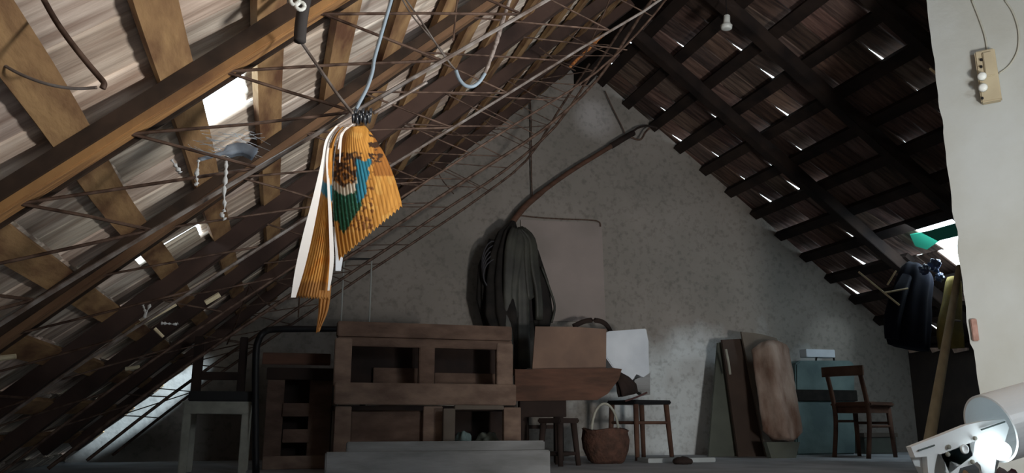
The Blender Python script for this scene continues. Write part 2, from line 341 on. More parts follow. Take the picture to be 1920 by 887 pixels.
# ---------------------------------------------------------------- battens
ORD = 'first second third fourth fifth sixth seventh eighth ninth tenth eleventh twelfth thirteenth fourteenth fifteenth sixteenth seventeenth eighteenth nineteenth twentieth twenty-first lowest'.split()
x = -.425-.185*5; i = 0
while x < RX-.05:
    if x > XL+.03:
        bm = bmesh.new(); wv = .070; a = onL(x, Y0+.02, .013); b = onL(x, YG-.005, .013)
        n = 14; dx = [random.uniform(-.006, .006) for _ in range(n+1)]
        bar(bm, a, b, wv*1.15, .024, up=nL)
        bmesh.ops.subdivide_edges(bm, edges=[e for e in bm.edges if e.calc_length() > 2], cuts=40)
        ph = random.random()*50
        for v in bm.verts: v.co += sL*noise.noise(V((0, v.co.y*1.1, ph)))*.014
        o = link('roof_batten', bm, batten_l)
        lab = {(-.425): 'broad rough tan tile batten, the first crossing the upper left corner', -.24: 'tan tile batten running down from the top edge left of the tile hole', -.055: 'tan tile batten above the hole right side, nearly upright in view'}
        l = 'rough sawn tile batten under the pale tiles of left roof slope'
        for k_, v_ in lab.items():
            if abs(k_-x) < .01: l = v_
        nb = int(round((RX-.05-x)/.185)); l = l if 'rough sawn' not in l else 'rough sawn tile batten, '+ORD[min(nb, 21)]+' below the ridge on the left slope'
        tag(o, l, 'roof batten', 'tile battens of the left roof slope')
    x += .185
x = 3.265-.255*2
while x < XE:
    broken = abs(x-.03-5.02) < .05
    if broken:
        bm = bmesh.new(); bar(bm, onR(x-.03, 5.34, .0), onR(x-.03, YG-.005, .0), .088, .048, up=nR)
        tag(link('roof_batten', bm, beam_r), 'short dark batten end between the gable wall and the broken roof opening', 'roof batten', 'dark battens of the right roof slope')
    bm = bmesh.new(); bar(bm, onR(x-.03, Y0+.02, .0), onR(x-.03, 4.42 if broken else YG-.005, .0), .088, .048, up=nR)
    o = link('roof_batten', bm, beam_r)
    tag(o, 'dark timber tile batten, '+ORD[int(round((x-3.265)/.255))+2]+' below the ridge on the right slope', 'roof batten', 'dark battens of the right roof slope')
    x += .255
for y, l in ((2.72, 'dark rafter of right slope hidden mostly by white pillar'), (3.62, 'dark rafter of right slope nearest the white pillar top'), (4.50, 'dark rafter crossing the middle of the right roof slope'), (5.42, 'dark rafter of right slope next to gable wall')):
    bm = bmesh.new(); bar(bm, onR(RX+.03, y, -.065), onR(XE-.02, y, -.065), .085, .10, up=nR, bev=.004)
    if y < 3.0: bm.free(); continue
    tag(link('roof_rafter', bm, beam_r), l, 'rafter', 'rafters of the right roof slope')
bm = bmesh.new(); bar(bm, V((RX, Y0, RZ-.13)), V((RX, YG, RZ-.13)), .12, .16); tag(link('ridge_beam', bm, beam_r), 'dark timber ridge beam along the top of attic roof', 'beam')
# ---------------------------------------------------------------- lattice trusses of the left slope
trY = [1.75, 2.58, 3.38, 4.18, 4.98, 5.72]
names = ['nearest lattice truss on the left slope, printed sack tied to it', 'second lattice truss from the viewer, just behind the hanging sack', 'third lattice truss from the viewer on left roof slope',
         'fourth lattice truss from the viewer, deep under left slope', 'fifth lattice truss, in front of the gable left edge', 'last lattice truss on left slope, closest to gable wall']
for ti, y in enumerate(trY):
    t = thing('lattice_truss', names[ti], 'roof truss', onL(XL+.3, y, -.03), 'steel lattice trusses of the left slope')
    xa, xb = XL+.16, RX-.16
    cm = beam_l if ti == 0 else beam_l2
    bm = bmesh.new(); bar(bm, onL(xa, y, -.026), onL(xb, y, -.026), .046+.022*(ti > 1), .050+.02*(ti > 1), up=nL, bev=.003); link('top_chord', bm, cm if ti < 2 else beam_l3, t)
    bm = bmesh.new(); bar(bm, onL(xa, y-.028, -.016), onL(xb, y-.028, -.016), .010, .032, up=nL); bar(bm, onL(xa, y+.031, -.050), onL(xb, y+.031, -.050), .010, .012, up=nL); link('shade_strip', bm, dkshade, t)  # dark strip on the chord front stands for its shaded face
    m_ = (steel, rust)[ti > 1]; r0 = .0052+.004*(ti > 2)
    hb = lambda x: -.285-.11*max(-.6, min(x, 1.2))+(max(0, x-(1.25+.05*ti))/(xb-1.25-.05*ti))*.34
    bm = T(smoothpts([onL(xa+.10+(xb-xa-.2)*k/9, y, hb(xa+.1+(xb-xa-.2)*k/9)+random.uniform(-.003, .003)) for k in range(10)], 3), r0, 7); link('bottom_chord', bm, m_, t)
    pitch = .187; xt = -.361-pitch*4+(0, .0, .05, .02, .08, .14)[ti]
    while xt < xb-.15:
        for dx in (.125, .125+pitch):
            xe = xt+dx
            if xt < xa+.02 or xe > xb-.1: continue
            if ti > 0 and random.random() < (.18, .18, .35, .5, .4, .4)[ti]: continue
            a = onL(xt+random.uniform(-.008, .008), y, -.045); b = onL(xe, y+.003, hb(xe))
            link('web_rod', T([a, a.lerp(b, .5)+V((0, random.uniform(-.004, .004), random.uniform(-.004, .004))), b], .0036, 6), rust, t)
        xt += pitch
# purlin braces: loose rods and boards in the dim part between trusses
for k in range(9):
    y = random.uniform(3.0, 5.6); x = random.uniform(-.3, 1.9); a = onL(x, y, -.07); b = onL(x+random.uniform(-.2, .5), y+random.uniform(.2, .6), -random.uniform(.15, .34))
    tag(link('loose_rod', T([a, a.lerp(b, .5)+V((0, 0, -.02)), b], .004, 6), rust), 'thin rusty rod hanging loose among the left slope trusses, '+ORD[k]+' of nine', 'rod', 'loose rods under the left slope')
# ---------------------------------------------------------------- small things on and by the right partition
def onwall_box(x0, y0, x1, y1, h0, h1, bev=.004):
    a = onW(x0, (y0+y1)/2); b = onW(x1, (y0+y1)/2); zt = onW((x0+x1)/2, y0).z; zb = onW((x0+x1)/2, y1).z
    bm = bmesh.new(); d = PD; n = -PN; L = (b-a).length; o = V((a.x, a.y, zb))
    Mx = Matrix(((d.x, n.x, 0, o.x), (d.y, n.y, 0, o.y), (0, 0, 1, o.z), (0, 0, 0, 1)))
    box(bm, (0, h0, 0), (L, h1, zt-zb), Mx, bev); return bm
t = thing('fuse_box', 'old beige fuse box mounted on the whitewashed wall, two round fuses', 'fuse box', onW(1852, 197))
link('housing', onwall_box(1834, 98, 1872, 196, .001, .045, .006), beige, t)
link('cover', onwall_box(1846, 104, 1864, 150, .045, .056, .004), beige, t)
for (qx, qy), l in (((1836, 147), 'white round porcelain fuse, upper'), ((1838, 168), 'white round porcelain fuse, lower')):
    bm = bmesh.new(); lathe(bm, [(0, .015), (.02, .016), (.022, .020), (.036, .020), (.044, .012)], onW(qx+6, qy, .042), axis=-PN, n=20)
    o = link('fuse', bm, ceramic, t, smooth=True); o['label'] = l
for qx, qy in ((1840, 113), (1840, 126), (1842, 185)):
    bm = bmesh.new(); lathe(bm, [(0, .006), (.012, .006), (.014, .004)], onW(qx, qy, .044), axis=-PN, n=12); link('screw', bm, black, t)
for pts, l in (([(1822, 0), (1834, 30), (1846, 65), (1852, 98)], 'painted cable running up the white wall from top of the fuse box'),
               ([(1884, 0), (1900, 25), (1910, 60), (1908, 95), (1893, 122), (1873, 138)], 'painted cable curving down white wall into right side of the fuse box')):
    tag(link('wall_cable', T(smoothpts([onW(x, y, .004) for x, y in pts]), .0045, 8), cable, smooth=True), l, 'cable')
# chip of brick on the wall edge
tag(link('brick_stub', onwall_box(1822, 598, 1834, 640, .001, .018, .004), mat('pink_brick', (.42, .26, .22), col2=(.3, .18, .15), scale=30)), 'pinkish brick stub at the left edge of the whitewashed wall', 'brick')
a = P(1744, 129, 3.15); b = P(1765, 150, 3.0)
tag(link('wooden_peg', T([a, b+V((.02, 0, 0))], [.006, .008], 8), lightw), 'short pale wooden peg sticking out beside the white wall edge', 'peg')
# lamp holder hanging under the right slope
p = P(1362, 55, 4.35); ax = V((.04, -.10, 1)).normalized()
t = thing('lamp_holder', 'white ceramic lamp holder hanging under the dark right slope', 'lamp holder', p)
bm = bmesh.new(); lathe(bm, [(0, .028), (.004, .036), (.028, .039), (.034, .030), (.052, .023), (.095, .022), (.102, .014)], p, axis=ax, n=28); link('body', bm, ceramic, t, smooth=True)
p2 = p+ax*.10; q = onR(p2.x, p2.y, -.01); link('cord', T([p2, p2.lerp(q, .5)+V((.004, 0, 0)), V((p2.x, p2.y, q.z))], .003, 6), black, t)
# ---------------------------------------------------------------- the printed sack tied to the nearest truss
YB = 1.70
t = thing('printed_sack', 'orange pleated sack with green and blue print, tied to steel truss rod', 'sack', P(665, 225, YB))
def curve(pts, t):
    n = len(pts)-1; f = min(max(t, 0), 1)*n; i = min(int(f), n-1); f -= i
    p0 = pts[max(i-1, 0)]; p1 = pts[i]; p2 = pts[i+1]; p3 = pts[min(i+2, n)]
    return tuple(0.5*((2*p1[c])+(p2[c]-p0[c])*f+(2*p0[c]-5*p1[c]+4*p2[c]-p3[c])*f*f+(3*p1[c]-p0[c]-3*p2[c]+p3[c])*f**3) for c in (0, 1))
ORG = (.68, .33, .07); DOR = (.44, .20, .05); BLK = (.07, .035, .02); CRM = (.72, .66, .56); GRN = (.012, .10, .055); BLU = (.03, .24, .36)
def nz2(x, y, s=1.0, o=0): return noise.noise(V((x*s, y*s, o)))
def print_col(x, y, leaf):
    j = nz2(x, y, .09)*5; X_ = x+j; Y_ = y+nz2(x, y, .08, 4)*5
    if leaf == 'left':
        if 338 < Y_-.9*(X_-600)+8 < 368 and X_ < 626: return BLU
        if y > 528: return DOR
        return ORG if nz2(x, y, .05, 2) < .25 else (.66, .27, .04)
    dx = X_-647
    if X_ > 668 and 300 < Y_ < 372-(X_-678)*1.2 and X_ < 691-(Y_-330)*.16: return BLU
    yc = 350-.028*dx*dx
    if abs(dx) < 31:
        if yc < Y_ < yc+16 : return CRM
        if yc+16 <= Y_ < 434-abs(dx)*1.5+(8 if dx < 0 else 0): return GRN if nz2(x, y, .3, 9) < .38 else (.05, .22, .16)
        if 286 < Y_ <= yc: return BLK if nz2(x, y, .16, 1)+.10 > 0 else (.55, .26, .07)
    if 690 < X_ < 716 and 244 < Y_ < 302 and int((Y_-244)/11) % 2 == (0 if nz2(x, y, .1, 3) > -.2 else 1): return BLK
    if 676 < X_ < 700 and 300 < Y_ < 400 and nz2(x, y, .14, 6) > .22: return (.25, .10, .03)
    if 636 < X_ < 700 and 405 < Y_ < 432 and nz2(x, y, .2, 8) > .05: return (.28, .11, .03)
    if y < 330 and x > 700: return (.44, .18, .04)
    return ORG if nz2(x, y, .05, 5) < .2 else (.74, .40, .10)
def leaf(name, Lc, Rc, plc, leafn, Y, pl=9, amp=.012, bow=.03, nu=90, nv=90, vary=0, flip=1):
    bm = bmesh.new(); cl = bm.loops.layers.float_color.new('tint'); g = []; pc = {}
    for a in range(nv+1):
        tt = a/nv; row = []
        for b in range(nu+1):
            u = b/nu; l = curve(Lc, tt); r = curve(Rc, tt)
            tri = abs(((u*pl) % 1)*2-1)
            x = l[0]+(r[0]-l[0])*u; y = l[1]+(r[1]-l[1])*u+(6*(tri-.5) if a > nv*.93 else 0)
            d = amp*min(1, tt*2+.15)*(tri-.5)*2+bow*math.sin(math.pi*u)*flip
            v = bm.verts.new(P(x, y, Y+d)); pc[v] = (*print_col(x, y, leafn), 1); row.append(v)
        g.append(row)
    for a in range(nv):
        for b in range(nu):
            f = bm.faces.new((g[a][b], g[a][b+1], g[a+1][b+1], g[a+1][b]))
            for lp in f.loops: lp[cl] = pc[lp.vert]
    o = link(name, bm, bagm, t, smooth='open')
    md = o.modifiers.new('thickness', 'SOLIDIFY'); md.thickness = .0015; md.offset = 0
    return o
leafs = 0
leaf('left_flap', [(634, 238), (618, 262), (610, 300), (602, 360), (584, 440), (552, 556)], [(646, 238), (628, 268), (622, 320), (622, 400), (624, 480), (616, 560)], 0, 'left', YB, pl=12, amp=.0016, bow=-.02)
leaf('right_flap', [(646, 238), (630, 275), (624, 330), (625, 390), (630, 440), (636, 486)], [(684, 236), (702, 258), (722, 292), (738, 330), (748, 362), (754, 386)], 0, 'right', YB+.03, pl=18, amp=.0016, bow=-.030)
leaf('tail', [(600, 540), (598, 565), (597, 590), (593, 622)], [(621, 535), (618, 565), (612, 590), (598, 620)], 0, 'left', YB+.02, pl=3, amp=.002, bow=0, nu=20, nv=30)
def rib(name, pts, wd, Y, m=ribbon, l='bright white ribbon edge'):
    bm = bmesh.new(); pr = None; pts = smoothpts([V((x, y, q)) for (x, y), q in zip(pts, wd)], 6)
    for p in pts:
        a = P(p.x-p.z/2, p.y, Y); b = P(p.x+p.z/2, p.y, Y+.012); c = P(p.x-p.z/2+1, p.y, Y+.012)
        r3 = [bm.verts.new(k) for k in (a, b, c)]
        if pr:
            for k in range(3): bm.faces.new((pr[k], pr[(k+1) % 3], r3[(k+1) % 3], r3[k]))
        else: bm.faces.new(r3)
        pr = r3
    bm.faces.new(pr); o = link(name, bm, m, t); o['label'] = l
rib('ribbon', [(632, 236), (614, 262), (606, 305), (593, 370), (577, 440), (562, 505), (550, 558)], [5, 7, 8, 13, 18, 17, 9], YB-.035)
rib('ribbon', [(640, 238), (622, 258), (614, 295), (616, 350), (620, 420), (622, 490), (616, 545)], [4, 4, 5, 5, 7, 8, 4], YB-.03)
rib('ribbon', [(652, 238), (640, 255), (638, 285), (637, 305)], [4, 5, 3, 2], YB-.02)
rib('lining_tongue', [(628, 425), (633, 450), (636, 480), (634, 508)], [8, 12, 14, 10], YB+.045, whitep, 'greyish white tongue of the sack lining')
for q in range(3): rib('ribbon_loop', [(655+q*4, 232), (640+q*4, 238+q*3), (628+q*6, 252), (620+q*7, 268+q*6)], [3, 3, 3, 2], YB-.03-.005*q, ribbon, 'white ribbon loop at the knot')
bm = bmesh.new()
for q in range(5):
    c = P(664+q*7, 217+(q % 2)*4, YB-.005); pts = [c+V((.010*math.sin(a*.7)*(.4), -.014*math.cos(a), .015*math.sin(a))) for a in [k*math.pi/7 for k in range(15)]]
    tube(bm, pts, .0036, 7)
o = link('wire_knot', bm, mat('dark_wire', (.03, .035, .045), rough=.3, spec=.8), t, smooth=True); o['label'] = 'dark glossy wire wound round the rod'
# hoses, cables and ropes hanging by the trusses
def hang(name, pxs, Y, r, m, l, cat, grp=None, jit=0, parent=None):
    o = link(name, T(smoothpts([P(q[0], q[1], q[2] if len(q) > 2 else Y) for q in pxs]), r, 8, jit), m, parent, smooth=True)
    if parent is None: tag(o, l, cat, grp)
    return o
hang('blue_cable', [(664, 214), (672, 196), (688, 165), (698, 135), (702, 110), (712, 75), (722, 40), (736, -8)], YB-.01, .0042, hose, 'pale blue cable rising from the sack knot to the roof', 'cable')
t = thing('cable_loop', 'hanging loop of pale blue cable with a grey rope on its right end', 'cable', P(880, 162, 2.0))
hang('blue_cable', [(855, 132), (861, 148), (872, 160), (886, 162), (899, 153), (909, 138)], 2.0, .0052, hose, '', '', parent=t)
hang('rope', [(909, 138), (920, 110), (931, 78), (942, 40), (958, -6)], 2.0, .0058, rope, '', '', jit=.25, parent=t)
hang('wire', [(855, 132), (838, 112), (815, 78), (790, 40), (758, -5)], 2.0, .0026, steel, '', '', parent=t)
hang('wire', [(852, 130), (826, 92), (800, 62), (772, 28), (752, -5)], 2.02, .0022, steel, '', '', parent=t)
hang('rust_wire', [(858, -5), (853, 40), (850, 76)], 2.3, .003, rust, 'short straight rusty wire hanging left of the grey rope', 'wire')
hang('hooked_rod', [(78, -8), (104, 38), (132, 78), (162, 116), (184, 142), (195, 156), (192, 166)], 1.25, .0046, rust, 'bent rusty rod with a hooked end at the top left corner', 'rod')
hang('twig_wire', [(0, 118), (40, 140), (90, 158), (140, 166), (182, 164)], 1.35, .0026, steel, 'thin wire reaching from left edge to the hooked rod', 'wire')
hang('sunlit_crack', [(1068, 127), (1082, 112), (1098, 98), (1114, 82), (1133, 64)], 5.6, [.012], orange_r, 'short orange strip for a sunlit crack under the ridge', 'cord') if False else \
    tag(link('sunlit_crack', T(smoothpts([P(x, y, 5.55) for x, y in ((1068, 127), (1082, 112), (1098, 98), (1114, 82), (1133, 64))]), .012, 8, .3), orange_r, smooth=True), 'short bright orange strip for a sunlit crack high up under the ridge', 'cord')  # orange strip stands for a sunlit crack along the ridge
t = thing('insulator', 'white porcelain insulator knob on a dark sleeve at the top edge', 'insulator', P(557, 10, 1.6))
hang('sleeve', [(574, -10), (568, 20), (564, 48), (562, 78)], 1.62, .013, mat('dark_rubber', (.05, .045, .045)), '', '', parent=t)
bm = bmesh.new()
for (qx, qy) in ((553, 2), (563, 11)):
    c = P(qx, qy, 1.59); s_ = V((1, 0, 0)); tube(bm, [c+V((.009*math.cos(a), .0, .009*math.sin(a))) for a in [k*math.pi/6 for k in range(13)]], .0042, 7)
link('knob', bm, ceramic, t, smooth=True)
hang('steel_stay', [(564, 78), (600, 130), (632, 176), (662, 214)], 1.68, .0036, steel, 'straight steel stay from the insulator down to the sack knot', 'wire')
hang('steel_stay', [(700, 212), (735, 192), (770, 172), (800, 154)], 1.73, .0042, steel, 'bright bare rod running up and right from the sack knot', 'rod')
# dusty cobweb clumps
for pts, l in (([(372, 300), (371, 315), (368, 330), (370, 343), (364, 347)], 'dusty white cobweb clump hanging from a truss rod left of the sack'),
               ([(424, 302), (423, 330), (420, 360), (421, 392), (416, 402), (422, 412)], 'longer dusty cobweb strand hanging right of the other clump'),
               ([(322, 300), (330, 312), (338, 324)], 'small slanting cobweb thread on the pale tiles'),
               ([(268, 572), (272, 585), (270, 596), (282, 570)], 'small white cobweb scrap low on the left, above the rod'),
               ([(302, 606), (315, 607), (328, 608), (334, 606)], 'thin white cobweb scrap below the second truss rod'),):
    o = link('cobweb', T(smoothpts([P(x, y, 1.72 if pts[0][1] < 400 else 2.5) for x, y in pts], 5), .0032, 6, .9), web, smooth=True); tag(o, l, 'cobweb')
bm = bmesh.new()
for k in range(46):
    x = random.uniform(352, 470); y = random.uniform(240, 285); tube(bm, [P(x, y, 1.85), P(x+random.uniform(15, 50), y+random.uniform(-8, 22), 1.88)], .0006, 4)
tag(link('cobweb_veil', bm, web), 'veil of dusty cobweb threads below the hole in the tiles', 'cobweb', kind='stuff')
# blue rag lying on the truss below the hole
bm = bmesh.new(); loft(bm, smoothpts([P(372, 300, 1.80), P(400, 292, 1.80), P(430, 284, 1.80), P(455, 280, 1.82), P(478, 290, 1.82)], 3), [.003]*6+[.008]*7, [.004]*6+[.014]*7, n=14, folds=4, amp=.3, side=V((0, 1, 0)))
tag(link('pale_rag', bm, mat('pale_blue_rag', (.34, .40, .48), col2=(.22, .27, .34), scale=30), smooth=True), 'thin pale blue rag stretched on rods below the tile hole', 'rag')
# splintered sticks and laths tucked low between left trusses
for pts, y, r, l in (([(352, 607), (296, 634)], 2.56, .005, ''), ([(255, 612), (330, 570)], 2.6, .006, 'pale splintered lath lying beside the second truss rod'), ([(290, 616), (306, 632)], 2.6, .005, 'small pale splinter hanging under the second truss rod'),
                     ([(385, 568), (412, 552)], 2.9, .008, 'short pinkish stick end right of the second truss web'), ([(0, 672), (30, 668)], 2.6, .008, 'dull pink lath end at the left edge'), ([(235, 692), (262, 688)], 4.0, .010, 'pale tile chip low on the left slope')):
    if l: tag(link('splinter', T([P(x, q, y) for x, q in pts], r, 7, .2), lightw), l, 'stick')
# ---------------------------------------------------------------- on the gable wall
t = thing('hay_fork', 'long brown pole with a forked upper end leaning across the gable wall', 'pole', P(960, 415, 6.3))
link('shaft', T(smoothpts([P(955, 425, 6.27), P(990, 382, 6.28), P(1060, 328, 6.29), P(1140, 278, 6.30), P(1165, 262, 6.3)]), [.026]*9+[.020]*16, 10), redw, t, smooth=True)
link('binding', T([P(1146, 274, 6.3), P(1172, 258, 6.3), P(1188, 249, 6.3)], .027, 10), darkw, t, smooth=True)
link('prong', T(smoothpts([P(1178, 254, 6.3), P(1196, 240, 6.3), P(1215, 236, 6.3), P(1232, 240, 6.3)]), .010, 8), darkw, t, smooth=True)
link('prong', T(smoothpts([P(1180, 256, 6.3), P(1200, 262, 6.28), P(1210, 248, 6.28), P(1218, 240, 6.28)]), .009, 8), rust, t, smooth=True)
hang('wall_wire', [(994, 186), (996, 230), (996, 300), (998, 372)], 6.36, .006, rust, 'thin dark wire hanging straight down the gable wall', 'wire')
hang('wall_wire', [(975, 404), (1010, 408), (1060, 411), (1118, 414), (1126, 425)], 6.37, .006, rust, 'thin dark wire fixed level on the gable wall above the cardboard', 'wire')
hang('wall_wire', [(1134, 170), (1150, 205), (1165, 235), (1172, 250)], 6.36, .005, rust, 'thin dark wire slanting down from gable apex to the fork', 'wire')
tag(link('hardboard_sheet', S([(976, 412), (1128, 418), (1136, 602), (990, 602)], 6.380, .012), mat('wall_hardboard', (.36, .305, .29), col2=(.27, .235, .22), scale=2)), 'thin pinkish grey hardboard sheet standing flat against the gable wall', 'board')
# dark bundle of plastic hung from the fork pole
t = thing('hanging_bundle', 'dark bundle of glossy plastic and mesh hung from the pole on gable', 'bundle', P(965, 410, 6.1))
bm = bmesh.new(); loft(bm, [P(962, 415, 6.1), P(955, 440, 6.1), P(948, 480, 6.1), P(945, 530, 6.1), P(950, 590, 6.05), P(960, 660, 6.05), P(965, 695, 6.05)], [.02, .09, .13, .15, .17, .10, .09], [.02, .06, .09, .10, .10, .07, .06], n=60, folds=9, amp=.12); link('inner_cloth', bm, darkc, t, smooth=True)
for k, (x0, x1, w_) in enumerate(((958, 953, .045), (972, 962, .05), (985, 992, .045), (993, 1008, .04), (978, 980, .06))):
    bm = bmesh.new(); yb = (690, 600, 560, 600, 690)[k]; pts = smoothpts([P(966+k*3, 428, 6.0), P(x0+2, 450, 5.99), P((x0+x1)/2, 500, 5.98), P(x1, 550, 5.98), P(x1+2, yb, 5.99)], 4)
    nn = len(pts); loft(bm, pts, [w_*(.35+.65*math.sin(math.pi*min(.75, .1+i/nn))) for i in range(nn)], [.022]*nn, n=24, folds=3, amp=.18); link('plastic_strip', bm, plast, t, smooth=True)
bm = bmesh.new()
for k in range(5):
    cx, cy = 925+k*3, 500+k*4; tube(bm, [P(cx+(20+k*2)*math.cos(a)*1.1, cy+(48-k*4)*math.sin(a), 6.1-k*.01) for a in [q*math.pi/9 for q in range(19)]], .006, 6)
link('wire_coil', bm, mat('dark_grey_wire', (.06, .06, .07)), t, smooth=True)
bm = bmesh.new(); loft(bm, [P(925, 450, 6.15), P(915, 500, 6.15), P(918, 560, 6.15), P(925, 620, 6.15)], [.03, .07, .09, .06], [.02, .03, .04, .03], n=30, folds=7, amp=.2); link('mesh_fold', bm, darkc, t, smooth=True)
link('strap', T(smoothpts([P(1015, 500, 6.0), P(1030, 540, 6.0), P(1040, 575, 6.0), P(1034, 605, 6.0)]), .010, 8), plast, t, smooth=True)
bm = bmesh.new(); loft(bm, [P(1000, 470, 6.05), P(1012, 530, 6.05), P(1018, 590, 6.05), P(1015, 625, 6.05)], [.04, .07, .08, .05], [.03, .04, .04, .03], n=30, folds=6, amp=.16); link('side_cloth', bm, darkc, t, smooth=True)
# ---------------------------------------------------------------- left: chair on a frame, black pipe, crates
def wbox(bm, lo, hi, o, a, bev=.003):
    Mx = Matrix.Translation(o) @ Matrix.Rotation(a, 4, 'Z'); box(bm, lo, hi, Mx, bev)
def chair(name, label, o, ang, m, sw=.40, sd=.40, sh=.45, bh=.78, topm=None, cat='chair', rungs=1, lean=.07, panel=False):
    t = thing(name, label, cat, o); Mx = Matrix.Translation(o) @ Matrix.Rotation(ang, 4, 'Z')   # local +x is forward
    bm = bmesh.new(); box(bm, (-sd/2, -sw/2, sh-.035), (sd/2+.02, sw/2, sh), Mx, .010); link('seat', bm, topm or m, t)
    for s_ in (-1, 1):
        link('leg', T([Mx @ V((sd/2-.03, s_*(sw/2-.03), sh-.03)), Mx @ V((sd/2-.01, s_*(sw/2-.02), 0))], [.021, .016], 10), m, t, smooth=True)
        link('leg', T(smoothpts([Mx @ V((-sd/2-.05, s_*(sw/2-.03), 0)), Mx @ V((-sd/2+.01, s_*(sw/2-.03), sh*.6)), Mx @ V((-sd/2+.005, s_*(sw/2-.03), sh)), Mx @ V((-sd/2-lean, s_*(sw/2-.03), bh))]), .018, 10), m, t, smooth=True)
        for k in range(rungs):
            z = sh*(.42+.0*k)+s_*.02; link('rung', T([Mx @ V((-sd/2, s_*(sw/2-.03), z+.08)), Mx @ V((sd/2-.02, s_*(sw/2-.03), z+.08))], .010, 8), m, t)
    link('rung', T([Mx @ V((sd/2-.02, -(sw/2-.03), sh*.62)), Mx @ V((sd/2-.02, sw/2-.03, sh*.62))], .011, 8), m, t)
    link('apron', B((-sd/2+.03, -sw/2+.02, sh-.085), (sd/2-.03, sw/2-.02, sh-.035), Mx), m, t)
    bm = bmesh.new(); n = 9; fr = []
    for i in range(n):
        u = -1+2*i/(n-1); fr.append(V((-sd/2-lean-.028*(1-u*u)+.004, u*(sw/2+.005), 0)))
    for i in range(n-1):
        a, b = fr[i], fr[i+1]; q = [bm.verts.new(Mx @ V((p.x+dx, p.y, z))) for dx in (-.009, .009) for z in (bh-.07, bh+.008) for p in (a, b)]
        f = [(0, 1, 3, 2), (4, 6, 7, 5), (0, 4, 5, 1), (2, 3, 7, 6), (0, 2, 6, 4), (1, 5, 7, 3)]
        for ff in f: bm.faces.new([q[k] for k in ff])
    bmesh.ops.remove_doubles(bm, verts=bm.verts[:], dist=.0005); o2 = link('backrest', bm, mat('worn_'+name, (.17, .105, .075), col2=(.06, .035, .028), scale=4), t)
    return t
# low metal stand with a dark chair standing on it
YS = 4.70
t = thing('metal_stand', 'dull grey painted metal stand at lower left, with dark chair on top', 'stand', P(403, 800, YS)*1)
t.location.z = 0
xa = P(340, 800, YS).x; xb = P(468, 800, YS).x; zt = P(403, 757, YS).z; zb_ = P(403, 776, YS).z
link('top_rail', B((xa, YS, zb_), (xb, YS+.03, zt), bev=.004), greyf, t)
link('top_rail', B((xa+.02, YS+.36, zb_), (xb+.02, YS+.39, zt), bev=.004), greyf, t)
link('table_top', B((xa-.01, YS+.0, zt), (xb+.01, YS+.40, zt+.012), bev=.003), greyf, t)
for x_ in (xa, xb-.045):
    for y_ in (YS+.004, YS+.35): link('leg', B((x_, y_, 0), (x_+.042, y_+.03, zb_+.002), bev=.004), greyf, t)
t = thing('dark_chair', 'small dark chair with missing back slats, standing on the grey metal stand', 'chair', V(((xa+xb)/2, YS+.2, zt+.012)))
z1 = zt+.012
link('seat', B((xa+.02, YS+.01, z1), (xb+.015, YS+.34, z1+.055), bev=.006), black, t)
for x_, yt in ((364, 630), (450, 632)):
    a = P(x_, 745, YS+.06); b = P(x_, yt, YS+.06); link('back_post', B((a.x-.022, YS+.05, z1+.05), (a.x+.022, YS+.085, b.z), bev=.004), darkw, t)
a = P(366, 712, YS+.06); b = P(448, 698, YS+.06); link('back_rail', B((a.x, YS+.055, a.z), (b.x, YS+.08, b.z), bev=.003), darkw, t)
a = P(366, 742, YS+.06); b = P(384, 640, YS+.06); link('back_board', B((a.x, YS+.06, a.z), (b.x, YS+.075, b.z)), darkw, t)
# black pipe arch
YA = 4.66; r_ = .019; a = P(482, 860, YA)
pts = [V((a.x-.0, YA, 0)), P(479, 760, YA), P(480, 665, YA), P(484, 640, YA), P(493, 625, YA), P(510, 618, YA+.10), P(560, 617, YA+.26), P(610, 617, YA+.45), P(660, 618, YA+.6)]
e = pts[-1]; pts += [V((e.x+.06, e.y+.02, e.z-.03)), V((e.x+.09, e.y+.03, e.z-.12)), V((e.x+.09, e.y+.03, .3)), V((e.x+.09, e.y+.03, 0))]
tag(link('bed_end', T(smoothpts(pts, 4), r_, 12), black, smooth=True), 'bent black iron tube arch standing left of the wooden frames', 'metal frame')
# slatted crate at lower left
t = thing('slatted_crate', 'brown slatted crate standing between the black tube and the big frame', 'crate', V((P(560, 870, 5.15).x, 5.15, 0)))
Yc = 5.15
for r4, nm, m_ in (((578, 705, 620, 872), 'post', pink), ((497, 700, 530, 872), 'post', pink), ((530, 756, 580, 781), 'slat', pink), ((530, 805, 580, 830), 'slat', pink), ((492, 855, 612, 880), 'slat', pink2), ((500, 690, 640, 712), 'slat', darkw), ((492, 662, 620, 684), 'slat', redw)):
    zz = 0 if nm == 'post' else None; link(nm, R(*r4, Yc-(.02 if nm == 'slat' else 0), .025, .003, z0=zz), m_, t)
link('back_or_shade_panel', R(498, 694, 616, 870, Yc+.20, .015, .002, z0=.0), darkw, t)
link('side_panel', B((P(616, 800, Yc).x, Yc+.03, .0), (P(616, 800, Yc).x+.02, Yc+.20, P(560, 712, Yc).z)), darkw, t)
# thin metal rack behind
t = thing('wire_rack', 'thin pale metal rack standing upright behind the big wooden frame', 'rack', V((P(670, 800, 5.62).x, 5.62, 0)))
for x_ in (645, 697): p = P(x_, 489, 5.62); link('upright', T([p, V((p.x, p.y, 0))], .0055, 8), mat('pale_metal', (.36, .38, .37), rough=.5), t)
link('top_bar', T([P(640, 485, 5.62), P(700, 486, 5.62)], .008, 8), black, t)
link('crossbar', T([P(645, 690, 5.62), P(697, 690, 5.62)], .004, 8), greyf, t); link('crossbar', T([P(645, 712, 5.62), P(697, 712, 5.62)], .004, 8), greyf, t)
